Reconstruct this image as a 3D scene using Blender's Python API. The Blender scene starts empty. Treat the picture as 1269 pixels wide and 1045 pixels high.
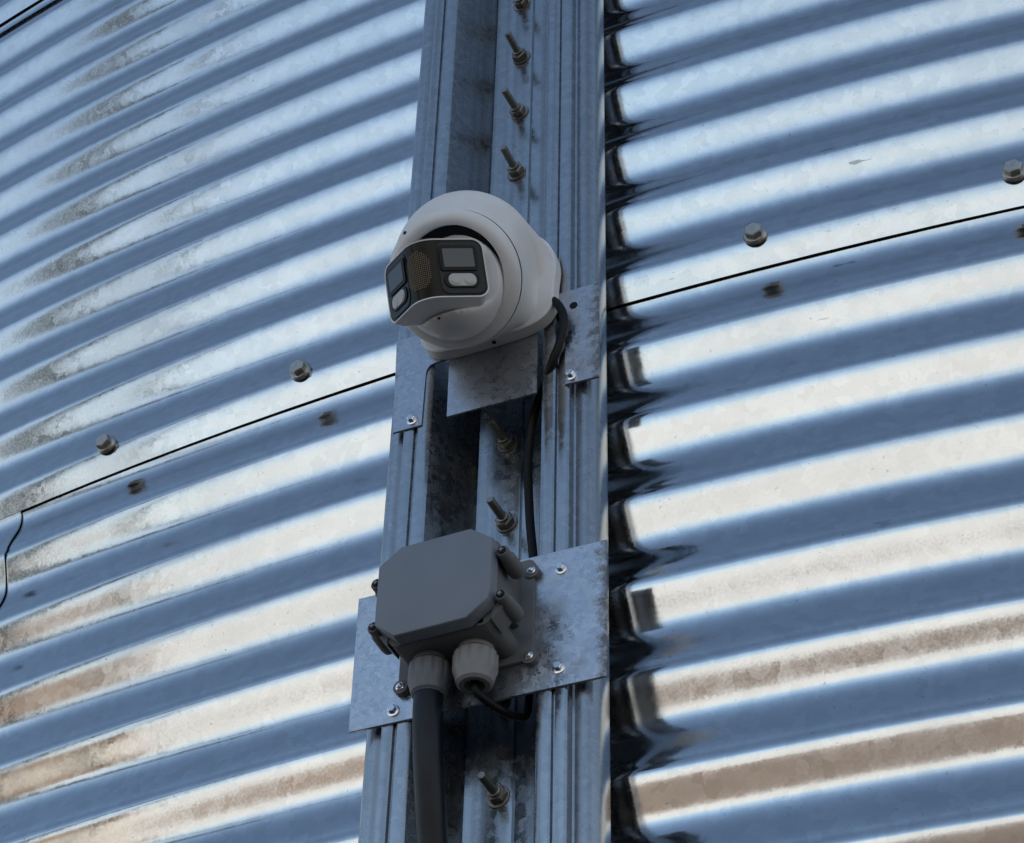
import bpy, bmesh, math, random
from mathutils import Vector, Matrix

# ------------------------------------------------------------------ camera, sky, sun, exposure
sc = bpy.context.scene
Z0 = 3.75                       # height of the topmost stud bolt above the ground
P = 0.1016                      # corrugation pitch, 4 inches
RB = 5.0655                     # bin radius


def look(yaw, pitch, roll):
    f = Vector((math.sin(yaw) * math.cos(pitch), math.cos(yaw) * math.cos(pitch), math.sin(pitch)))
    r = Vector((math.cos(yaw), -math.sin(yaw), 0))
    d = f.cross(r)
    r2 = r * math.cos(roll) + d * math.sin(roll)
    d2 = -r * math.sin(roll) + d * math.cos(roll)
    return Matrix((r2, -d2, -f)).transposed()


cd = bpy.data.cameras.new('photo_camera')
cam = bpy.data.objects.new('photo_camera', cd)
sc.collection.objects.link(cam)
cam.matrix_world = Matrix.Translation((.6983, -1.4706, -2.1353 + Z0)) @ look(-.4433, .7313, -.0305).to_4x4()
cd.sensor_fit = 'HORIZONTAL'
cd.sensor_width = 36
cd.lens = 36 * 2689.48 / 1269
cd.clip_start = .05
cd.clip_end = 4000
sc.camera = cam

SUN_AZ, SUN_EL = math.radians(28), math.radians(20)     # behind the bin: the wall we see is in the shade
w = bpy.data.worlds.new('World')
sc.world = w
w.use_nodes = True
nt = w.node_tree
sky = nt.nodes.new('ShaderNodeTexSky')
sky.sky_type = 'NISHITA'
sky.sun_disc = False
sky.sun_elevation = SUN_EL
sky.sun_rotation = SUN_AZ
sky.air_density = 1.2
sky.dust_density = .25
sky.ozone_density = 2.0
bg = nt.nodes['Background']


def world_clouds(t, sky_out, bg_in):
    """thin broken white cloud, all round, that piles up towards the horizon"""
    def nd(kind, **kw):
        x = t.nodes.new(kind)
        for k, v_ in kw.items(): setattr(x, k, v_)
        return x

    def mth(op, a, b=None):
        x = nd('ShaderNodeMath', operation=op)
        for i, q in enumerate((a, b)):
            if q is None: continue
            if isinstance(q, (int, float)): x.inputs[i].default_value = q
            else: t.links.new(q, x.inputs[i])
        return x.outputs[0]
    tc = nd('ShaderNodeTexCoord')
    sp = nd('ShaderNodeSeparateXYZ'); t.links.new(tc.outputs['Generated'], sp.inputs[0])
    z = mth('MAXIMUM', sp.outputs[2], 0.)
    zz = mth('ADD', z, .12)
    cb = nd('ShaderNodeCombineXYZ')
    t.links.new(mth('DIVIDE', sp.outputs[0], zz), cb.inputs[0]); t.links.new(mth('DIVIDE', sp.outputs[1], zz), cb.inputs[1])
    nz = nd('ShaderNodeTexNoise'); nz.inputs['Scale'].default_value = .9; nz.inputs['Detail'].default_value = 5
    t.links.new(cb.outputs[0], nz.inputs['Vector'])
    mr = nd('ShaderNodeMapRange'); t.links.new(nz.outputs['Fac'], mr.inputs[0])
    for i, q in enumerate((.35, .65, .45, 1.5)): mr.inputs[i + 1].default_value = q
    tau = mth('DIVIDE', mth('MULTIPLY', mr.outputs[0], .013), mth('POWER', mth('ADD', z, .05), 3.))
    al_ = mth('SUBTRACT', 1., mth('EXPONENT', mth('MULTIPLY', tau, -1.)))
    mx = nd('ShaderNodeMix', data_type='RGBA')
    t.links.new(al_, mx.inputs[0]); t.links.new(sky_out, mx.inputs[6]); mx.inputs[7].default_value = (6.7, 6.55, 6.2, 1)
    t.links.new(mx.outputs[2], bg_in)


world_clouds(nt, sky.outputs[0], bg.inputs[0])
bg.inputs[1].default_value = .15

sd = bpy.data.lights.new('sun', 'SUN')
sd.energy = 4.6
sd.angle = math.radians(.53)
sd.color = (1, .94, .84)
sun = bpy.data.objects.new('sun', sd)
sc.collection.objects.link(sun)
sv = Vector((math.sin(SUN_AZ) * math.cos(SUN_EL), math.cos(SUN_AZ) * math.cos(SUN_EL), math.sin(SUN_EL)))
sun.rotation_euler = sv.to_track_quat('Z', 'Y').to_euler()
sun.location = (0, 0, 30)

sc.view_settings.view_transform = 'Standard'
sc.view_settings.look = 'None'
sc.view_settings.exposure = 0.4
sc.view_settings.gamma = 1
sc.view_settings.use_curve_mapping = False
sc.cycles.max_bounces = 7
sc.cycles.glossy_bounces = 5

random.seed(7)
col = sc.collection


# ------------------------------------------------------------------ materials
def mat(name, color, rough=.5, metal=0., spec=.5):
    m = bpy.data.materials.new(name)
    m.use_nodes = True
    b = m.node_tree.nodes['Principled BSDF']
    b.inputs['Base Color'].default_value = (*color, 1)
    b.inputs['Roughness'].default_value = rough
    b.inputs['Metallic'].default_value = metal
    b.inputs['Specular IOR Level'].default_value = spec
    return m, m.node_tree, b


class NG:
    """tiny node helper"""
    def __init__(self, t): self.t = t

    def n(self, kind, **kw):
        nd = self.t.nodes.new(kind)
        for k, v in kw.items(): setattr(nd, k, v)
        return nd

    def l(self, a, b): self.t.links.new(a, b)

    def coord(self, scale=(1, 1, 1), kind='Object'):
        tc = self.n('ShaderNodeTexCoord')
        mp = self.n('ShaderNodeMapping')
        mp.inputs['Scale'].default_value = scale
        self.l(tc.outputs[kind], mp.inputs[0])
        return mp.outputs[0]

    def noise(self, vec, scale, detail=3, rough=.5):
        nd = self.n('ShaderNodeTexNoise')
        nd.inputs['Scale'].default_value = scale
        nd.inputs['Detail'].default_value = detail
        nd.inputs['Roughness'].default_value = rough
        self.l(vec, nd.inputs['Vector'])
        return nd.outputs['Fac']

    def vor(self, vec, scale, out='Color', feature='F1'):
        nd = self.n('ShaderNodeTexVoronoi', feature=feature)
        nd.inputs['Scale'].default_value = scale
        self.l(vec, nd.inputs['Vector'])
        return nd.outputs[out]

    def rng(self, val, a, b, c, d):
        nd = self.n('ShaderNodeMapRange')
        for i, v in enumerate((a, b, c, d)): nd.inputs[i + 1].default_value = v
        self.l(val, nd.inputs[0])
        return nd.outputs[0]

    def mix(self, fac, a, b, blend='MIX'):
        nd = self.n('ShaderNodeMix', data_type='RGBA', blend_type=blend)
        for s, v in ((0, fac), (6, a), (7, b)):
            if hasattr(v, 'links') or hasattr(v, 'is_linked'): self.l(v, nd.inputs[s])
            elif isinstance(v, tuple): nd.inputs[s].default_value = (*v, 1)
            else: nd.inputs[s].default_value = v
        return nd.outputs[2]

    def math(self, op, a, b=None):
        nd = self.n('ShaderNodeMath', operation=op)
        for i, v in enumerate((a, b)):
            if v is None: continue
            if hasattr(v, 'is_linked'): self.l(v, nd.inputs[i])
            else: nd.inputs[i].default_value = v
        return nd.outputs[0]

    def bump(self, h, strength, dist, bsdf, prev=None):
        nd = self.n('ShaderNodeBump')
        nd.inputs['Strength'].default_value = strength
        nd.inputs['Distance'].default_value = dist
        self.l(h, nd.inputs['Height'])
        if prev is not None: self.l(prev, nd.inputs['Normal'])
        self.l(nd.outputs[0], bsdf.inputs['Normal'])
        return nd.outputs[0]


def galvanized(name, base, r0, r1, spangle=70, dirt=0., sp=.02, gr=.03, streak=False, scuff=False, edge=None, dirtcol=(.10, .09, .08)):
    m, t, b = mat(name, base, .2, 1.)
    g = NG(t)
    v = g.coord()
    cellv = g.n('ShaderNodeSeparateColor')
    warp = g.n('ShaderNodeTexNoise'); warp.inputs['Scale'].default_value = spangle * 1.3
    g.l(v, warp.inputs['Vector'])
    wv = g.n('ShaderNodeVectorMath', operation='MULTIPLY_ADD')
    g.l(warp.outputs['Color'], wv.inputs[0]); wv.inputs[1].default_value = (.012, .012, .012); g.l(v, wv.inputs[2])
    vcol = g.vor(wv.outputs[0], spangle)
    g.l(vcol, cellv.inputs[0])
    cell = cellv.outputs[0]
    big = g.noise(v, 6, 4, .6)
    c = g.mix(g.rng(cell, 0, 1, 0, 1), tuple(x * .93 for x in base), tuple(min(1, x * 1.05) for x in base))
    c = g.mix(g.rng(big, .4, .7, 0, .2), c, tuple(x * .72 for x in base))
    fine = g.noise(v, 420, 2)
    r = g.math('ADD', g.math('ADD', g.rng(cell, 0, 1, r0, r1), g.rng(big, .45, .7, 0, .05)), g.rng(fine, .3, .7, -.02, .03))
    if streak:
        sv_ = g.coord((110, 110, .5))
        st = g.noise(sv_, 1.0, 2, .5)
        c = g.mix(g.rng(st, .42, .7, 0, .7), c, tuple(x * .5 for x in base))
        r = g.math('ADD', r, g.rng(st, .4, .75, 0, .12))
    if dirt > 0:
        dn = g.noise(v, 34, 6, .7)
        db = g.noise(v, 7, 2, .5)
        mask = g.math('MULTIPLY', g.rng(dn, .47, .62, 0, 1), g.rng(db, .42, .62, 0, dirt))
        c = g.mix(mask, c, dirtcol)
        r = g.math('ADD', r, g.math('MULTIPLY', mask, .35))
        g.l(g.math('SUBTRACT', 1., g.math('MULTIPLY', mask, .8)), b.inputs['Metallic'])
    if scuff:                    # sparse small scratches and specks
        s1 = g.noise(g.coord((14, 14, 70)), 1.0, 3, .6)
        s2 = g.noise(v, 2.5, 1)
        k = g.math('MULTIPLY', g.rng(s1, .70, .735, 0, 1), g.rng(s2, .5, .62, 0, .7))
        c = g.mix(k, c, (.12, .13, .15))
        s3 = g.noise(v, 190, 2, .6)
        c = g.mix(g.rng(s3, .69, .76, 0, .5), c, (.22, .23, .25))
    if edge:                     # grime creeping in from the cut edges of a plate
        x0, x1 = edge
        xyz = g.n('ShaderNodeSeparateXYZ'); g.l(v, xyz.inputs[0])
        en = g.noise(v, 95, 6, .75)
        right = g.rng(xyz.outputs[0], x1 - .030, x1 + .002, 0, .54)
        left = g.rng(xyz.outputs[0], x0 + .030, x0 - .004, 0, .36)
        e = g.math('ADD', g.math('ADD', right, left), en)
        k = g.rng(e, .82, 1.02, 0, .75)
        c = g.mix(k, c, dirtcol)
        r = g.math('ADD', r, g.math('MULTIPLY', k, .3))
    g.l(c, b.inputs['Base Color'])
    g.l(r, b.inputs['Roughness'])
    # every zinc crystal is tipped a little; fine grain on top
    geo = g.n('ShaderNodeNewGeometry')
    va = g.n('ShaderNodeVectorMath', operation='SUBTRACT'); g.l(vcol, va.inputs[0]); va.inputs[1].default_value = (.5, .5, .5)
    vb = g.n('ShaderNodeVectorMath', operation='MULTIPLY_ADD'); g.l(va.outputs[0], vb.inputs[0]); vb.inputs[1].default_value = (sp, sp, sp); g.l(geo.outputs['Normal'], vb.inputs[2])
    gn = g.n('ShaderNodeTexNoise'); gn.inputs['Scale'].default_value = spangle * 4; gn.inputs['Detail'].default_value = 1; g.l(v, gn.inputs['Vector'])
    vc = g.n('ShaderNodeVectorMath', operation='SUBTRACT'); g.l(gn.outputs['Color'], vc.inputs[0]); vc.inputs[1].default_value = (.5, .5, .5)
    vd = g.n('ShaderNodeVectorMath', operation='MULTIPLY_ADD'); g.l(vc.outputs[0], vd.inputs[0]); vd.inputs[1].default_value = (gr, gr, gr); g.l(vb.outputs[0], vd.inputs[2])
    vn = g.n('ShaderNodeVectorMath', operation='NORMALIZE'); g.l(vd.outputs[0], vn.inputs[0])
    g.l(vn.outputs[0], b.inputs['Normal'])
    return m


M = {}
M['wall'] = galvanized('galvanized_corrugated_sheet', (.61, .62, .63), .09, .125, 85, sp=.0075, gr=.018, scuff=True)
M['stiff'] = galvanized('galvanized_stiffener_steel', (.45, .465, .48), .16, .26, 140, sp=.015, gr=.03, streak=True)
M['plate'] = galvanized('weathered_galvanized_plate', (.50, .515, .55), .24, .36, 220, dirt=.35, sp=.06, gr=.08, edge=(-.1138, .1115))
M['plate2'] = galvanized('stained_galvanized_plate', (.56, .575, .61), .24, .36, 200, dirt=.3, sp=.06, gr=.08, edge=(-.1252, .1250))
M['roof'] = galvanized('galvanized_roof_sheet', (.62, .64, .67), .2, .3, 40)
M['zinc'] = galvanized('dull_zinc_fastener', (.30, .29, .27), .38, .5, 200, sp=.05, gr=.1)
M['seambolt'] = galvanized('weathered_bolt_zinc', (.46, .45, .42), .4, .52, 200, sp=.05, gr=.1)
M['screw'] = galvanized('bright_zinc_screw', (.72, .74, .78), .2, .3, 200)


def plastic(name, color, rough, nscale=300, bump=.06, var=.06, spec=.5, dust=0.):
    m, t, b = mat(name, color, rough, 0, spec)
    g = NG(t); v = g.coord()
    n1 = g.noise(v, 25, 4)
    c = g.mix(g.rng(n1, .3, .7, 0, 1), tuple(x * (1 - var) for x in color), tuple(min(1, x * (1 + var)) for x in color))
    if dust:
        n2 = g.noise(v, 55, 6, .7)
        c = g.mix(g.rng(n2, .5, .75, 0, dust), c, (.30, .27, .23))
    g.l(c, b.inputs['Base Color'])
    g.l(g.rng(n1, .3, .7, rough - .05, rough + .06), b.inputs['Roughness'])
    g.bump(g.noise(v, nscale, 2), bump, .0006, b)
    return m


M['white'] = plastic('white_plastic', (.76, .755, .75), .42, dust=.06)
M['black'] = plastic('black_gloss_plastic', (.004, .0042, .005), .14, bump=.0, spec=.15)
M['panel'] = plastic('dark_grey_facet', (.016, .018, .022), .3, bump=.0, spec=.22)
M['matte'] = plastic('black_rubber', (.005, .005, .006), .5, spec=.25)
M['conduit'] = plastic('dark_grey_conduit', (.006, .008, .013), .38, var=.1, spec=.3)
M['grey'] = plastic('grey_box_plastic', (.13, .135, .14), .55, dust=.05)
M['lid'] = plastic('grey_lid_plastic', (.19, .215, .255), .5)
M['gland'] = plastic('light_grey_gland', (.25, .25, .25), .5, dust=.1)
M['glandd'] = plastic('dark_grey_gland', (.13, .14, .155), .5, dust=.1)
M['lens'] = plastic('grey_lens_glass', (.05, .06, .07), .1, bump=0)
M['led'] = plastic('frosted_light_lens', (.50, .49, .48), .25, bump=.0)
M['grille'] = plastic('bronze_grille', (.16, .115, .06), .4, bump=.0)

gm, gt, gb = mat('dry_tan_ground', (.3, .23, .17), .95)
g = NG(gt); v = g.coord()
c = g.mix(g.rng(g.noise(v, .05, 4), .35, .65, 0, 1), (.46, .30, .185), (.38, .25, .155))
c = g.mix(g.rng(g.noise(v, 3, 6, .7), .4, .7, 0, .6), c, (.20, .16, .12))
g.l(c, gb.inputs['Base Color'])
M['ground'] = gm
M['augersteel'] = plastic('dark_painted_steel', (.035, .045, .05), .7)
M['wood'] = plastic('weathered_wood', (.10, .085, .07), .9)
M['tan'] = plastic('brown_painted_steel', (.30, .20, .13), .6)
M['palewall'] = plastic('pale_painted_steel', (.55, .52, .46), .6)
ym, yt, yb_ = mat('added_dark_gravel', (.08, .075, .07), .95)  # kept dark so the unseen yard bounces little light upwards
g = NG(yt); v = g.coord()
g.l(g.mix(g.rng(g.noise(v, 40, 6, .7), .3, .7, 0, 1), (.03, .029, .028), (.065, .06, .056)), yb_.inputs['Base Color'])
M['yard'] = ym


# ------------------------------------------------------------------ mesh helpers (all in world coordinates)
def obj(name, bm, m, parent=None, smooth=True, angle=35):
    me = bpy.data.meshes.new(name)
    if parent is not None:
        o_ = parent
        off = Vector((0, 0, 0))
        while o_ is not None:
            off += o_.location
            o_ = o_.parent
        bmesh.ops.translate(bm, verts=bm.verts, vec=-off)
    bmesh.ops.recalc_face_normals(bm, faces=bm.faces)
    bm.to_mesh(me); bm.free()
    if smooth:
        for p in me.polygons: p.use_smooth = True
        me.set_sharp_from_angle(angle=math.radians(angle))
    me.materials.append(M[m])
    o = bpy.data.objects.new(name, me)
    col.objects.link(o)
    if parent is not None: o.parent = parent
    return o


def empty(name, loc):
    o = bpy.data.objects.new(name, None)
    o.location = loc
    o.empty_display_size = .05
    col.objects.link(o)
    return o


def tag(o, label, cat, group=None):
    o['label'] = label; o['category'] = cat
    if group: o['group'] = group
    return o


def W(x, y, z): return Vector((x, y, z + Z0))


def box(bm, x0, x1, y0, y1, z0, z1, bev=0., seg=2):
    r = bmesh.ops.create_cube(bm, size=1)
    vs = r['verts']
    for v in vs:
        v.co = W(x0 + (v.co.x + .5) * (x1 - x0), y0 + (v.co.y + .5) * (y1 - y0), z0 + (v.co.z + .5) * (z1 - z0))
    if bev:
        es = list({e for v in vs for e in v.link_edges})
        bmesh.ops.bevel(bm, geom=es, offset=bev, segments=seg, profile=.5, affect='EDGES')


def prism(bm, pts, y0, y1, bev=0., seg=2, bevel_back=False):
    """polygon in x,z (local) extruded from y0 (front, more negative) to y1"""
    a = [bm.verts.new(W(x, y0, z)) for x, z in pts]
    b = [bm.verts.new(W(x, y1, z)) for x, z in pts]
    n = len(pts)
    fa = bm.faces.new(a); bm.faces.new(b[::-1])
    for i in range(n): bm.faces.new((a[i], b[i], b[(i + 1) % n], a[(i + 1) % n]))
    if bev:
        bmesh.ops.bevel(bm, geom=list(fa.edges), offset=bev, segments=seg, profile=.5, affect='EDGES')


def frame(axis, up=(0, 0, 1)):
    a = Vector(axis).normalized()
    u = Vector(up).cross(a)
    if u.length < 1e-4: u = Vector((1, 0, 0))
    u.normalize()
    return u, a.cross(u), a


def lathe(bm, c, axis, prof, n=40, cap=True):
    """prof: list of (radius, distance along axis)"""
    u, v, a = frame(axis)
    rings = []
    for r, h in prof:
        rings.append([bm.verts.new(Vector(c) + a * h + (u * math.cos(2 * math.pi * i / n) + v * math.sin(2 * math.pi * i / n)) * r) for i in range(n)])
    for A, B in zip(rings, rings[1:]):
        for i in range(n): bm.faces.new((A[i], A[(i + 1) % n], B[(i + 1) % n], B[i]))
    if cap:
        bm.faces.new(rings[0][::-1]); bm.faces.new(rings[-1])


def tube(bm, pts, r, n=14, sub=8):
    """smooth tube through points (Catmull-Rom)"""
    P_ = [Vector(p) for p in pts]
    P_ = [P_[0] * 2 - P_[1]] + P_ + [P_[-1] * 2 - P_[-2]]
    path = []
    for i in range(1, len(P_) - 2):
        for k in range(sub):
            t = k / sub
            a, b, c, d = P_[i - 1:i + 3]
            path.append(.5 * ((2 * b) + (c - a) * t + (2 * a - 5 * b + 4 * c - d) * t * t + (3 * b - a - 3 * c + d) * t ** 3))
    path.append(P_[-2])
    u = None; rings = []
    for i, p in enumerate(path):
        d = (path[min(i + 1, len(path) - 1)] - path[max(i - 1, 0)]).normalized()
        if u is None: u = d.orthogonal().normalized()
        u = (u - d * u.dot(d)).normalized()
        v = d.cross(u)
        rings.append([bm.verts.new(p + (u * math.cos(2 * math.pi * k / n) + v * math.sin(2 * math.pi * k / n)) * r) for k in range(n)])
    for A, B in zip(rings, rings[1:]):
        for i in range(n): bm.faces.new((A[i], A[(i + 1) % n], B[(i + 1) % n], B[i]))
    bm.faces.new(rings[0][::-1]); bm.faces.new(rings[-1])


def rrect(w_, h_, r, n=6):
    out = []
    for cx, cz, a0 in ((w_ - r, h_ - r, 0), (-w_ + r, h_ - r, 90), (-w_ + r, -h_ + r, 180), (w_ - r, -h_ + r, 270)):
        for k in range(n + 1):
            a = math.radians(a0 + 90 * k / n)
            out.append((cx + r * math.cos(a), cz + r * math.sin(a)))
    return out


# ------------------------------------------------------------------ ground
bm = bmesh.new()
rings = [0.01, 6, 12, 25, 60, 150, 400, 1000, 3000]
prev = None
for r_ in rings:
    cur = [bm.verts.new((r_ * math.cos(2 * math.pi * i / 64), RB + r_ * math.sin(2 * math.pi * i / 64), 0)) for i in range(64)]
    if prev:
        for i in range(64): bm.faces.new((prev[i], prev[(i + 1) % 64], cur[(i + 1) % 64], cur[i]))
    prev = cur
ground = obj('ground', bm, 'ground', smooth=False)
ground['kind'] = 'structure'

bm = bmesh.new()                 # unseen low rise, added so the wall mirrors a tan band
rows = []
for j in range(9):
    row = []
    for i in range(61):
        az = math.radians(-10 + 75 * i / 60)
        f_ = (math.degrees(az) - 28) / 11
        h_ = (2.7 * min(1, 2.2 - abs(f_)) if abs(f_) < 2.2 else 0) + 200 * math.tan(math.radians(1.1)) * math.exp(-f_ * f_ / 2)
        d_ = 170 + 60 * j / 8
        row.append(bm.verts.new((-d_ * math.sin(az), -d_ * math.cos(az), -.3 + (h_ + .3) * math.sin(math.pi * j / 8) ** .8)))
    rows.append(row)
for a_, b_ in zip(rows, rows[1:]):
    for i in range(60): bm.faces.new((a_[i], a_[i + 1], b_[i + 1], b_[i]))
rise = obj('added_low_hill', bm, 'ground')
rise['kind'] = 'structure'
bm = bmesh.new()  # unseen dark yard, added to cut ground light on the undersides
n = 64
yv = [bm.verts.new((21 * math.cos(2 * math.pi * i / n) * (1 + .04 * math.sin(5 * i)), RB + 21 * math.sin(2 * math.pi * i / n) * (1 + .04 * math.cos(3 * i)), .004)) for i in range(n)]
bm.faces.new(yv)
yard = obj('added_dark_yard', bm, 'yard', smooth=False)
yard['kind'] = 'structure'

# ------------------------------------------------------------------ grain bin: corrugated wall sheets, seam bolts, roof
bin_ = tag(empty('grain_bin', (0, RB, 0)), 'round corrugated galvanized steel grain bin wall behind the upright stiffener', 'grain bin')
TILT = math.radians(18.82)
NS = 11
DTH = 2 * math.pi / NS
LOW = -.0366                    # lower edge of a sheet below its seam crest
NP = 24                         # samples per corrugation


def corr_table():
    s = lambda q: (lambda k: math.tanh(k * math.sin(q)) / math.tanh(k))(.85 if math.sin(q) > 0 else 1.85)
    N = 480
    tab = [0.]
    for i in range(N):
        q = 2 * math.pi * (i + .5) / N
        tab.append(tab[-1] - math.tan(TILT * s(q)) * P / N)
    return tab


CT = corr_table()


def corr(z):                    # 0 at the crests (z = k P), negative in the valleys
    q = (z / P) % 1.0 * 480
    i = int(q)
    return CT[i] + (CT[min(i + 1, 480)] - CT[i]) * (q - i)


def sheet_mesh():
    me = bpy.data.meshes.new('wall_sheet')
    zs, z = [], LOW
    top = 11 * P + .03
    n = int((top - LOW) / (P / NP))
    zs = [LOW + (top - LOW) * i / n for i in range(n + 1)]
    nth = 44
    ov = .035 / RB
    verts, faces = [], []
    rnd = random.Random(3)
    # lip row (thickness) first
    for j, z in enumerate([LOW] + zs):
        for i in range(nth + 1):
            f = i / nth
            th = -ov * 0 + f * (DTH + ov)
            r = RB - .0035 + corr(z) + .0024 * (1 - (z - LOW) / (11 * P)) + .0022 * f
            # gentle dents so that reflections wander
            r += .0007 * math.sin(th * 17 + z * 2.1) * math.sin(z * 5.3 + th * 7) + .00008 * math.sin(th * 61 + 1.3 + z * 9)
            if j == 0: r -= .0014
            verts.append((r * math.sin(th), -r * math.cos(th), z))
    nr = len(zs) + 1
    for j in range(nr - 1):
        for i in range(nth):
            a = j * (nth + 1) + i
            faces.append((a, a + 1, a + nth + 2, a + nth + 1))
    # side lip on the right edge
    base = len(verts)
    for j, z in enumerate([LOW] + zs):
        x, y, zz = verts[j * (nth + 1) + nth]
        k = 1 - .0014 / RB
        verts.append((x * k, y * k, zz))
    for j in range(nr - 1):
        a = j * (nth + 1) + nth
        faces.append((a, base + j, base + j + 1, a + nth + 1))
    me.from_pydata(verts, [], faces)
    for p in me.polygons: p.use_smooth = True
    me.set_sharp_from_angle(angle=math.radians(50))
    me.materials.append(M['wall'])
    return me


SM = sheet_mesh()
SEAM = -5 * P
SEAM_ARC = -.655


def seam_bolt_mesh():
    bm = bmesh.new()
    lathe(bm, (0, 0, 0), (0, -1, 0), [(.0125, -.001), (.0125, .0016), (.0110, .0036), (.0095, .004)], 24)
    lathe(bm, (0, 0, 0), (0, -1, 0), [(.0094, .003), (.0096, .0098), (.0086, .0108)], 6)
    bmesh.ops.recalc_face_normals(bm, faces=bm.faces)
    me = bpy.data.meshes.new('seam_bolt'); bm.to_mesh(me); bm.free()
    for p in me.polygons: p.use_smooth = True
    me.set_sharp_from_angle(angle=math.radians(30))
    me.materials.append(M['seambolt'])
    return me


SB = seam_bolt_mesh()
for ring in range(-3, 4):
    for s in range(NS):
        th0 = (SEAM_ARC - .035) / RB + (s + (.5 if ring % 2 == 0 else 0)) * DTH
        o = bpy.data.objects.new('wall_sheet', SM)
        col.objects.link(o)
        o.parent = bin_
        o.location = (0, 0, SEAM + ring * 11 * P + Z0)
        o.rotation_euler = (0, 0, th0)
        if ring < -1 or ring > 1: continue
        for k in range(-6, 7):
            if k == 0: continue
            th = (k * .2635 + .003) / RB
            d = (th - th0) % (2 * math.pi)
            if d < DTH:
                b = bpy.data.objects.new('seam_bolt', SB)
                col.objects.link(b)
                b.parent = o
                rr = RB + .0010 + .0022 * d / DTH
                b.location = (rr * math.sin(d), -rr * math.cos(d), random.uniform(-.002, .002))
                b.rotation_euler = (0, random.uniform(0, 1), d)
bm = bmesh.new()
ez = SEAM + LOW + 4 * 11 * P + Z0
n = 88
ra = [bm.verts.new(((RB + .06) * math.sin(2 * math.pi * i / n), RB - (RB + .06) * math.cos(2 * math.pi * i / n), ez + (.0 if i % 2 else .05))) for i in range(n)]
rb = [bm.verts.new((.5 * math.sin(2 * math.pi * i / n), RB - .5 * math.cos(2 * math.pi * i / n), ez + 2.65 + (.0 if i % 2 else .05))) for i in range(n)]
for i in range(n): bm.faces.new((ra[i], ra[(i + 1) % n], rb[(i + 1) % n], rb[i]))
bm.faces.new(rb)
obj('roof', bm, 'roof', bin_, smooth=False)

# ------------------------------------------------------------------ stiffener with its stud bolts
st = tag(empty('wall_stiffener', W(0, -.003, -3.7)), 'tall ribbed galvanized steel stiffener running up the bin wall', 'stiffener')
half = [(.0335, -.0015), (.0355, -.004), (.046, -.028), (.0585, -.0555), (.0605, -.0595), (.0635, -.0614), (.0675, -.0618), (.0725, -.0618),
        (.0740, -.0610), (.0752, -.0580), (.0772, -.0580), (.0784, -.0610), (.0808, -.0618), (.0868, -.0618), (.0886, -.0606), (.0896, -.0575),
        (.0902, -.0535), (.0925, -.0515), (.0955, -.0528), (.1005, -.0538), (.1055, -.0526), (.1095, -.0495), (.1122, -.0445), (.1134, -.038), (.1136, -.028), (.1122, -.0235), (.1085, -.0225)]
prof = [(-x, y) for x, y in reversed(half)] + [(-.0325, -.0045), (.0115, -.0045), (.0128, -.0042), (.0130, -.0012)] + half
bm = bmesh.new()
zlist = [-3.70 + i * (7.55 / 40) for i in range(41)]
rows = [[bm.verts.new(W(x, y, z)) for x, y in prof] for z in zlist]
for A, B in zip(rows, rows[1:]):
    for i in range(len(prof) - 1): bm.faces.new((A[i], A[i + 1], B[i + 1], B[i]))
ch = obj('channel', bm, 'stiff', st, angle=28)
sm = ch.modifiers.new('thickness', 'SOLIDIFY'); sm.thickness = .0016; sm.offset = 0

bm = bmesh.new(); lathe(bm, (0, 0, 0), (0, -1, 0), [(.0042, -.004)] + [(.0044 if i % 2 else .0040, .0 + i * .0009) for i in range(42)] + [(.0033, .0395)], 16)
me_shank = bpy.data.meshes.new('stud_bolt'); bmesh.ops.recalc_face_normals(bm, faces=bm.faces); bm.to_mesh(me_shank); bm.free()
bm = bmesh.new(); lathe(bm, (0, 0, 0), (0, -1, 0), [(.0086, .0020), (.0095, .0028), (.0095, .0085), (.0084, .0095)], 6)
lathe(bm, (0, 0, 0), (0, -1, 0), [(.0062, .009), (.0060, .0122), (.005, .0126)], 20)
me_nut = bpy.data.meshes.new('nut'); bmesh.ops.recalc_face_normals(bm, faces=bm.faces); bm.to_mesh(me_nut); bm.free()
bm = bmesh.new(); lathe(bm, (0, 0, 0), (0, -1, 0), [(.0110, -.0005), (.0114, .0006), (.0110, .0018), (.007, .0022)], 26)
me_wash = bpy.data.meshes.new('washer'); bmesh.ops.recalc_face_normals(bm, faces=bm.faces); bm.to_mesh(me_wash); bm.free()
for me in (me_shank, me_nut, me_wash):
    for p in me.polygons: p.use_smooth = True
    me.set_sharp_from_angle(angle=math.radians(32)); me.materials.append(M['zinc'])
for k in range(-3, 14):
    b = bpy.data.objects.new('stud_bolt', me_shank); col.objects.link(b); b.parent = st
    b.location = W(random.uniform(-.001, .001), -.0055, -k * P + random.uniform(-.0015, .0015)) - st.location
    b.rotation_euler = (random.uniform(-.05, .05), 0, random.uniform(-.04, .04))
    for me, nm in ((me_nut, 'nut'), (me_wash, 'washer')):
        q = bpy.data.objects.new(nm, me); col.objects.link(q); q.parent = b
        q.rotation_euler = (0, random.uniform(0, 1.05), 0)
        if nm == 'washer': q.location = (random.uniform(-.001, .001), 0, random.uniform(-.001, .001))


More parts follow.
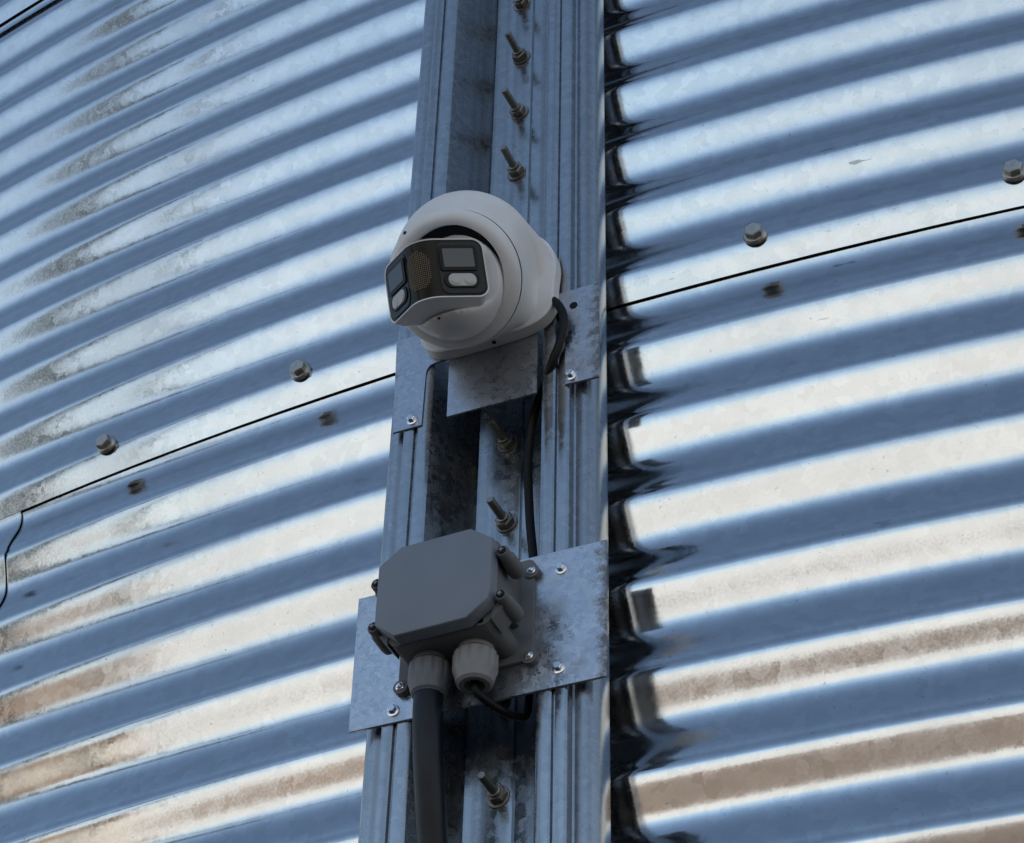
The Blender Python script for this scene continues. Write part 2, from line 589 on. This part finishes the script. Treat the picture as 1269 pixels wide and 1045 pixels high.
# ------------------------------------------------------------------ mounting plates
def screw(parent, x, z, y, r=.0042, hexhead=True, mt='screw', name='screw'):
    bm = bmesh.new()
    lathe(bm, W(x, y, z), (0, -1, 0), [(r * 1.45, -.0005), (r * 1.45, .0008), (r * 1.1, .0014)], 18)
    if hexhead: lathe(bm, W(x, y, z), (.05, -1, .03), [(r, .001), (r, .0046), (r * .85, .0052)], 6)
    else: lathe(bm, W(x, y, z), (0, -1, 0), [(r * 1.05, .001), (r * .9, .0025), (r * .4, .0034)], 18)
    return obj(name, bm, mt, parent, angle=30)


YP = -.0622                      # back of the plates
pl = tag(empty('mounting_plate', W(.01, YP, -.71)), 'notched galvanized plate holding the white security camera', 'plate')
bm = bmesh.new()
pts = [(-.1040, -.5800), (-.1000, -.7085), (-.0680, -.7088)]
pts += [(-.0672, -.640), (-.0665, -.634), (-.063, -.629), (-.057, -.6275), (-.0410, -.6275), (-.0410, -.7075)]
pts += [(.0560, -.7097), (.0560, -.615), (.060, -.608), (.068, -.605), (.0765, -.607), (.0835, -.613), (.0856, -.622), (.0856, -.7098), (.1210, -.7118), (.1215, -.5830)]
prism(bm, pts, YP - .0022, YP, .0004, 1)
obj('plate_body', bm, 'plate', pl, angle=30)
screw(pl, -.0790, -.6985, YP - .0022); screw(pl, .0925, -.7000, YP - .0022)
bm = bmesh.new(); lathe(bm, W(.0945, YP - .0024, -.6055), (0, -1, 0), [(.0042, 0), (.0042, .0005)], 16)
obj('hole', bm, 'matte', pl)

pl2 = tag(empty('mounting_plate', W(.003, YP, -1.06)), 'wide stained galvanized plate behind the grey junction box', 'plate')
bm = bmesh.new()
prism(bm, [(-.1222, -.9080), (-.1208, -1.0572), (.1269, -1.0626), (.1280, -.9142)], YP - .0024, YP, .0004, 1)
obj('plate_body', bm, 'plate2', pl2, angle=30)
for x, z in ((-.0770, -1.0455), (.0826, -1.0425), (.0840, -.9345), (-.0775, -.930)): screw(pl2, x, z, YP - .0024)

# ------------------------------------------------------------------ security camera
YB = YP - .0022                  # front face of the upper plate
sec = tag(empty('security_camera', W(.004, YB, -.60)), 'white turret security camera with two lens panels on the upper plate', 'security camera')
def tilt_frame(deg):
    t = math.radians(deg)
    return Vector((0, -math.cos(t), -math.sin(t))), Vector((0, -math.sin(t), math.cos(t)))


U = Vector((1, 0, 0))
AR, VR = tilt_frame(46)          # trim ring faces steeply down
A, V = tilt_frame(24)            # the eyeball is turned up again
K = W(.0005, -.143, -.6045)      # ring centre
RG = .0688
BC = K + AR * .010 - VR * .008   # eyeball centre


def ring(u, v, a): return K + U * u + VR * v + AR * a


def loc(u, v, a): return BC + U * u + V * v + A * a


bm = bmesh.new()
NN = 96


def back_outline(t, s=1.):
    cx, cz, R_ = .005, -.556, .076
    x, z = math.cos(t), math.sin(t)
    if z >= 0: return cx + x * R_ * s, cz + z * R_ * s
    e = 4.5
    k = (abs(x) ** e + abs(z) ** e) ** (-1 / e)
    m = min(1., -z / .6); m = m * m * (3 - 2 * m)
    k = 1 + (k - 1) * m
    return cx + x * R_ * k * s, cz + z * R_ * k * s


rows = []
for (y, s) in ((YB, .985), (YB - .001, 1.), (YB - .0135, 1.), (YB - .0148, .985), (YB - .0152, .965)):
    rows.append([W(*(lambda q: (q[0], y, q[1]))(back_outline(2 * math.pi * i / NN, s))) for i in range(NN)])
B1 = rows[-1]
AM, VM = tilt_frame(48)
CM = W(-.002, -.122, -.5535)
for tt in [.15, .3, .45, .6, .72, .82, .9, .96, 1.0, 1.06, 1.14, 1.24, 1.36, 1.5, 1.64, 1.78, 1.9, 2.0]:
    row = []
    for i in range(NN):
        t = 2 * math.pi * i / NN
        G = ring(RG * math.cos(t), RG * math.sin(t), -.0042)
        Mu = CM + U * (.0745 * math.cos(t)) + VM * (.0745 * math.sin(t))
        Ml = B1[i].lerp(G, .45) + Vector((-.012 * math.cos(t), .016, .012))
        k = min(1., max(0., (math.sin(t) + .22) / .60)); k = k * k * (3 - 2 * k)
        Mc = Ml.lerp(Mu, k)
        # quadratic spline with a knot near Mc
        if tt <= 1:
            q = tt * .82
            row.append(B1[i].lerp(Mc, q) if tt < .9 else B1[i].lerp(Mc, q))
        else:
            q = (tt - 1)
            p0 = B1[i].lerp(Mc, .82)
            row.append(p0 * (1 - q) ** 2 + Mc * 2 * q * (1 - q) + G * q * q)
    rows.append(row)
vr = [[bm.verts.new(p) for p in r_] for r_ in rows]
for a_, b_ in zip(vr, vr[1:]):
    for i in range(NN): bm.faces.new((a_[i], a_[(i + 1) % NN], b_[(i + 1) % NN], b_[i]))
bm.faces.new(vr[0][::-1])
base = obj('base', bm, 'white', sec, angle=40)
bm = bmesh.new(); lathe(bm, W(.012, YB - .008, -.6325), (0, 0, -1), [(.0022, 0), (.0022, .0006)], 14)
obj('screw_hole', bm, 'matte', base)

bm = bmesh.new()                 # trim ring in front of the groove
lathe(bm, K, AR, [(.0655, -.006), (.0655, -.0022), (.0680, -.0016), (.0689, -.0006), (.0687, .003), (.0672, .0075), (.0640, .0110), (.0600, .0128), (.0565, .0128), (.0545, .0112), (.0535, .008), (.0530, -.002), (.0530, -.012)], 96, cap=False)
ringo = obj('trim_ring', bm, 'white', sec, angle=40)
hp = ring(-.0330, .0570, .0085)
bm = bmesh.new(); lathe(bm, hp, hp - ring(-.024, .042, -.012), [(.0019, -.001), (.0019, .0012)], 12)
obj('screw_hole', bm, 'matte', ringo)
bm = bmesh.new(); lathe(bm, K, AR, [(.0668, -.0055), (.0668, -.0015)], 96, cap=True)
obj('groove', bm, 'matte', sec)

# eyeball and visor housing
bc = BC
bm = bmesh.new()
bmesh.ops.create_uvsphere(bm, u_segments=72, v_segments=40, radius=.0522)
bmesh.ops.transform(bm, matrix=Matrix.Translation(bc), verts=bm.verts)
for vt in bm.verts:              # hollow out the front, where the visor sits
    q = vt.co - bc
    a_, v_ = q.dot(A), q.dot(V)
    k = min(1., max(0., (v_ + .040) / .014))
    if a_ > .008: vt.co -= A * (a_ - .008) * k
ball = obj('eyeball', bm, 'white', sec)
bm = bmesh.new(); dv = (V * -.80 + A * .60 + U * -.15).normalized(); lathe(bm, bc + dv * .0520, dv, [(.0013, 0), (.0013, .0006)], 12)
obj('pin_hole', bm, 'matte', ball)

AP = (-.0085, .000, .058)       # apex of the wraparound panel in (u, v, a)
RC, PHI, FL = .025, math.radians(40), .0488
HW = RC * PHI + FL
HH = .0318


def plan(wv):
    s = 1 if wv >= 0 else -1
    q = abs(wv)
    if q <= RC * PHI:
        t = q / RC
        return s * RC * math.sin(t), -RC * (1 - math.cos(t)), s * t
    q -= RC * PHI
    return s * (RC * math.sin(PHI) + q * math.cos(PHI)), -RC * (1 - math.cos(PHI)) - q * math.sin(PHI), s * PHI


def pan(wv, vv, out=0.):
    u, a, t = plan(wv)
    return loc(AP[0] + u + math.sin(t) * out, AP[1] + vv, AP[2] + a + math.cos(t) * out)


def panel_grid(bm, hw, hh, cr, out, nw=56, nv=18):
    """rounded rectangle laid on the wraparound surface"""
    rows = []
    for j in range(nv + 1):
        # cosine spacing to round the corners
        vv = -hh * math.cos(math.pi * j / nv)
        dz = max(0., abs(vv) - (hh - cr))
        lim = hw - cr + math.sqrt(max(0., cr * cr - dz * dz))
        rows.append([bm.verts.new(pan(lim * (-1 + 2 * i / nw), vv, out)) for i in range(nw + 1)])
    for a_, b_ in zip(rows, rows[1:]):
        for i in range(nw):
            try: bm.faces.new((a_[i], a_[i + 1], b_[i + 1], b_[i]))
            except ValueError: pass


def perim(hw, hh, cr, n=8, m=30):
    out = []
    cs = ((hw - cr, hh - cr, 0), (-hw + cr, hh - cr, 90), (-hw + cr, -hh + cr, 180), (hw - cr, -hh + cr, 270))
    for ci, (cx, cz, a0) in enumerate(cs):
        for k in range(n + 1):
            a = math.radians(a0 + 90 * k / n)
            out.append((cx + cr * math.cos(a), cz + cr * math.sin(a)))
        nx = cs[(ci + 1) % 4]
        e0 = out[-1]; a = math.radians(nx[2]); e1 = (nx[0] + cr * math.cos(a), nx[1] + cr * math.sin(a))
        mm = m if ci % 2 == 0 else 8
        for k in range(1, mm): out.append((e0[0] + (e1[0] - e0[0]) * k / mm, e0[1] + (e1[1] - e0[1]) * k / mm))
    return out


bm = bmesh.new()
per = perim(HW, HH, .011)
loops = []
loops.append([pan(x * .968, z * .925, -.0015) for x, z in per])
loops.append([pan(x * .972, z * .935, .0006) for x, z in per])
loops.append([pan(x * .988, z * .975, .0008) for x, z in per])
loops.append([pan(x, z, -.0015) for x, z in per])
for tt in (.25, .5, .75, 1.):
    lp = []
    for x, z in per:
        p0 = pan(x, z, -.0015)
        d = p0 - bc
        p1 = bc + (U * d.dot(U) * .66 + V * d.dot(V) * (.80 if z > 0 else 1.05) + A * min(d.dot(A) * .35, .012))
        dd = p1 - bc
        if dd.length > .047: p1 = bc + dd * (.047 / dd.length)
        bul = math.sin(math.pi * tt) * .003
        lp.append(p0.lerp(p1, tt) + (V * (-bul if z < 0 else bul * .3)))
    loops.append(lp)
vl = [[bm.verts.new(p) for p in l_] for l_ in loops]
for a_, b_ in zip(vl, vl[1:]):
    for i in range(len(a_)): bm.faces.new((a_[i], a_[(i + 1) % len(a_)], b_[(i + 1) % len(a_)], b_[i]))
hous = obj('visor_housing', bm, 'white', sec, angle=45)

bm = bmesh.new(); panel_grid(bm, HW * .970, HH * .93, .0095, .0002)
face = obj('front_panel', bm, 'black', sec)


def on_panel(name, wc, vc, hw, hh, cr, out, m, parent, thick=.0012):
    bm = bmesh.new()
    pts = rrect(hw, hh, cr, 7)
    a_ = [bm.verts.new(pan(wc + x, vc + z, out)) for x, z in pts]
    b_ = [bm.verts.new(pan(wc + x, vc + z, out - thick)) for x, z in pts]
    bm.faces.new(a_)
    for i in range(len(pts)): bm.faces.new((a_[i], b_[i], b_[(i + 1) % len(pts)], a_[(i + 1) % len(pts)]))
    return obj(name, bm, m, parent, angle=30)


for s in (1, -1):
    fo = on_panel('lens_facet', s * .0400, 0, .0222, .0272, .0085, .0010, 'panel', sec)
    fr = on_panel('lens_frame', s * .0382, .0095, .0190, .0132, .003, .0026, 'black', fo, .003)
    on_panel('lens_window', s * .0382, .0095, .0155, .0098, .0012, .0030, 'lens', fo, .001)
    fr = on_panel('light_frame', s * .0392, -.0135, .0180, .0080, .0078, .0022, 'black', fo, .002)
    on_panel('light_cover', s * .0392, -.0135, .0140, .0064, .0060, .0027, 'led', fo, .001)
    for q in (-1, 1):
        bm = bmesh.new()
        u_, a_, t_ = plan(s * .0392)
        nrm = (U * math.sin(t_) + A * math.cos(t_))
        lathe(bm, pan(s * .0392 + q * .0070, -.0135, .0020), nrm, [(.0058, .0006), (.0056, .0010), (.0045, .0014), (.0025, .0015)], 24)
        obj('light_lens', bm, 'led', fo)
bm = bmesh.new()
for i in range(-9, 6):
    for j in range(-9, 10):
        wv, vv = i * .0019 - .0005, j * .0021 + .001
        if ((wv + .004) / .0150) ** 2 + (vv / .0205) ** 2 > 1: continue
        u_, a_, t_ = plan(wv)
        lathe(bm, pan(wv, vv, .0001), U * math.sin(t_) + A * math.cos(t_), [(.0007, 0), (.0007, .0005)], 6)
obj('speaker_grille', bm, 'grille', face)

# ------------------------------------------------------------------ junction box
YJ = YP - .0024
jb = tag(empty('junction_box', W(-.006, YJ, -1.025)), 'grey plastic junction box with cut lid corners on the lower plate', 'junction box')
cx, cz = -.006, -.9735
bm = bmesh.new(); box(bm, cx - .0445, cx + .0445, YJ - .056, YJ, cz - .0480, cz + .0480, .003, 2)
for sx in (-1, 1):
    a, b = sorted((cx + sx * .040, cx + sx * .0525))
    box(bm, a, b, YJ - .0555, YJ - .001, cz - .0180, cz + .0440, .003, 2)
    for z in (-.0365, .0385):
        lathe(bm, W(cx + sx * .0395, YJ - .056, cz + z), (0, 1, 0), [(.0112, 0), (.0112, .02), (.0122, .055)], 28)
obj('body', bm, 'grey', jb, angle=40)
bm = bmesh.new()
prism(bm, [(cx + x, cz + z) for x, z in rrect(.0655, .0555, .006, 4)], YJ - .0045, YJ - .0002, .0008, 2)
bp_ = obj('back_flange', bm, 'grey', jb, angle=40)
oct_ = [(.0545, .033), (.0545, -.0235), (.0525, -.033), (.0325, -.0485), (-.0370, -.0485), (-.0565, -.031), (-.0565, .033), (-.035, .0495), (.0335, .0495)]
bm = bmesh.new(); prism(bm, [(cx + x, cz + z) for x, z in oct_], -.1365, YJ - .0575, .0016, 3)
lid = obj('lid', bm, 'lid', jb, angle=40)
for sx, z in ((1, .021), (1, -.027), (-1, .021), (-1, -.027)):
    x = cx + sx * .0615
    bm = bmesh.new()
    lathe(bm, W(x, -.1295, cz + z), (0, 1, 0), [(.0050, 0), (.0060, .0012), (.0060, .010), (.0074, .012), (.0078, .030), (.0074, .034)], 22)
    # arm that ties the boss to the box corner
    zz = z + (.012 if z > 0 else -.012)
    prism(bm, [(cx + sx * .050, cz + zz + .006), (cx + sx * .050, cz + zz - .006), (x, cz + z - .004), (x, cz + z + .004)], -.122, -.098)
    boss = obj('screw_boss', bm, 'grey', jb, angle=40)
    bm = bmesh.new()
    lathe(bm, W(x, -.1292, cz + z), (0, -1, 0), [(.0040, 0), (.0038, .0016), (.0022, .0024)], 20)
    scr = obj('lid_screw', bm, 'matte', boss)
    bm = bmesh.new()
    for k in (0, 1):
        dx, dz = ((.0022, .0006), (.0006, .0022))[k]
        box(bm, x - dx, x + dx, -.1319 - .0002 * k, -.1310, cz + z - dz, cz + z + dz)
    obj('cross_slot', bm, 'zinc', boss, smooth=False)
for x, z in ((.0628, -.0535), (-.0622, -.0525), (.0635, .040), (-.0622, .040)):
    bm = bmesh.new()
    lathe(bm, W(cx + x, YJ, cz + z), (0, -1, 0), [(.0072, .0001), (.0072, .0062), (.0060, .0066)], 22)
    ft = obj('mounting_foot', bm, 'grey', jb)
    screw(ft, cx + x, cz + z, YJ - .0066, .003, False)


def gland(x, y, z, r, m, name, open_r):
    bm = bmesh.new()
    lathe(bm, W(x, y, z), (0, 0, -1), [(r * .86, -.004), (r * .86, .004), (r * .80, .0045), (r * .80, .0065)], 36)
    gl = obj(name, bm, m, jb, angle=30)
    bm = bmesh.new()
    n = 12
    # ribbed dome nut
    prof = [(r * .97, .007), (r, .008), (r, .024), (r * .98, .027), (r * .86, .036), (r * .72, .0385), (open_r, .0385), (open_r, .030)]
    u_, v_, a_ = frame((0, 0, -1))
    N = 72
    rings = []
    for rr, h in prof:
        row = []
        for i in range(N):
            th = 2 * math.pi * i / N
            k = 1.
            if .0075 < h < .0255 and rr >= r * .99: k = 1 + (.05 if (i % 6) < 4 else -.01)
            row.append(bm.verts.new(W(x, y, z) + a_ * h + (u_ * math.cos(th) + v_ * math.sin(th)) * rr * k))
        rings.append(row)
    for a2, b2 in zip(rings, rings[1:]):
        for i in range(N): bm.faces.new((a2[i], a2[(i + 1) % N], b2[(i + 1) % N], b2[i]))
    bm.faces.new(rings[0][::-1]); bm.faces.new(rings[-1])
    obj('gland_nut', bm, m, gl, angle=30)


gland(-.0290, -.0905, -1.0215, .0182, 'glandd', 'cable_gland', .0136)
gland(.0150, -.0905, -1.0215, .0190, 'gland', 'cable_gland', .0092)

# ------------------------------------------------------------------ conduit and cables
cn = bmesh.new()
tube(cn, [W(-.0290, -.0905, -1.048), W(-.0290, -.0900, -1.08), W(-.0292, -.084, -1.12), W(-.0300, -.073, -1.16), W(-.0308, -.062, -1.20), W(-.031, -.048, -1.26), W(-.0305, -.036, -1.34), W(-.030, -.030, -1.45), W(-.030, -.028, -1.8), W(-.030, -.028, -2.6), W(-.030, -.028, -3.7)], .0131, 28, 8)
co = obj('conduit', cn, 'conduit')
tag(co, 'dark grey flexible conduit hanging from the left gland of the junction box', 'conduit')

cb = bmesh.new()
tube(cb, [W(.060, -.070, -.590), W(.072, -.073, -.596), W(.0830, -.076, -.611), W(.0880, -.074, -.630), W(.0830, -.070, -.655), W(.0735, -.066, -.675), W(.062, -.055, -.690), W(.049, -.043, -.697), W(.0385, -.033, -.712), W(.0330, -.028, -.735),
          W(.0305, -.025, -.765), W(.0315, -.024, -.80), W(.034, -.024, -.84), W(.0385, -.025, -.885), W(.041, -.028, -.93), W(.040, -.032, -.99)], .0044, 14, 8)
cbo = obj('camera_cable', cb, 'matte')
tag(cbo, 'thin black cable dropping from the white security camera to the junction box', 'cable')
cb = bmesh.new()
tube(cb, [W(.0150, -.0905, -1.052), W(.0160, -.0895, -1.064), W(.0215, -.083, -1.071), W(.029, -.068, -1.074), W(.036, -.048, -1.070), W(.040, -.034, -1.055), W(.040, -.032, -.985)], .0036, 14, 8)
cbo = obj('gland_cable', cb, 'matte')
tag(cbo, 'short black cable curling up behind the plate from the right gland', 'cable')

# ------------------------------------------------------------------ yard things that the wall mirrors (behind the photographer)
ag = tag(empty('grain_auger', (-10.5, -7.1, 0)), 'grey steel grain auger leaning up across the yard, mirrored as dark streaks', 'auger')
p0, p1 = Vector((-10.5, -7.1, .1)), Vector((-8.0, -9.57, 10.2))
bm = bmesh.new(); lathe(bm, p0, p1 - p0, [(.38, 0), (.38, (p1 - p0).length)], 20)
obj('tube', bm, 'augersteel', ag)
q0, q1 = Vector((-9.2, -8.2, .1)), Vector((-6.75, -10.35, 10.0))
bm = bmesh.new(); lathe(bm, q0, q1 - q0, [(.12, 0), (.12, (q1 - q0).length)], 12)
obj('brace', bm, 'augersteel', ag)
bm = bmesh.new(); lathe(bm, p0, (0, 0, 1), [(.5, -.1), (.6, .35), (.2, .6)], 16)
obj('hopper', bm, 'augersteel', ag)
sh = empty('farm_shed', (-33, -31, 0))
tag(sh, 'pale farm shed with a brown roof beyond the yard, mirrored in the wall', 'shed')
sh.rotation_euler = (0, 0, math.radians(-44))
def shed_part(name, bm, m):
    o = obj(name, bm, m, None, smooth=False); o.parent = sh; return o
bm = bmesh.new(); box(bm, -9, 6, -10, 0, -Z0, 6.0 - Z0)
shed_part('wall', bm, 'palewall')
bm = bmesh.new()
pts = [(.5, 5.9), (-5, 9.2), (-10.5, 5.9), (-10.5, 6.1), (-5, 9.4), (.5, 6.1)]
a = [bm.verts.new((-9.4, y, z)) for y, z in pts]; b = [bm.verts.new((6.4, y, z)) for y, z in pts]
bm.faces.new(a); bm.faces.new(b[::-1])
for i in range(6): bm.faces.new((a[i], b[i], b[(i + 1) % 6], a[(i + 1) % 6]))
shed_part('roof', bm, 'tan')
bm = bmesh.new(); box(bm, -4, 0, 0, .08, -Z0, 4 - Z0, .02)
shed_part('door', bm, 'wood')
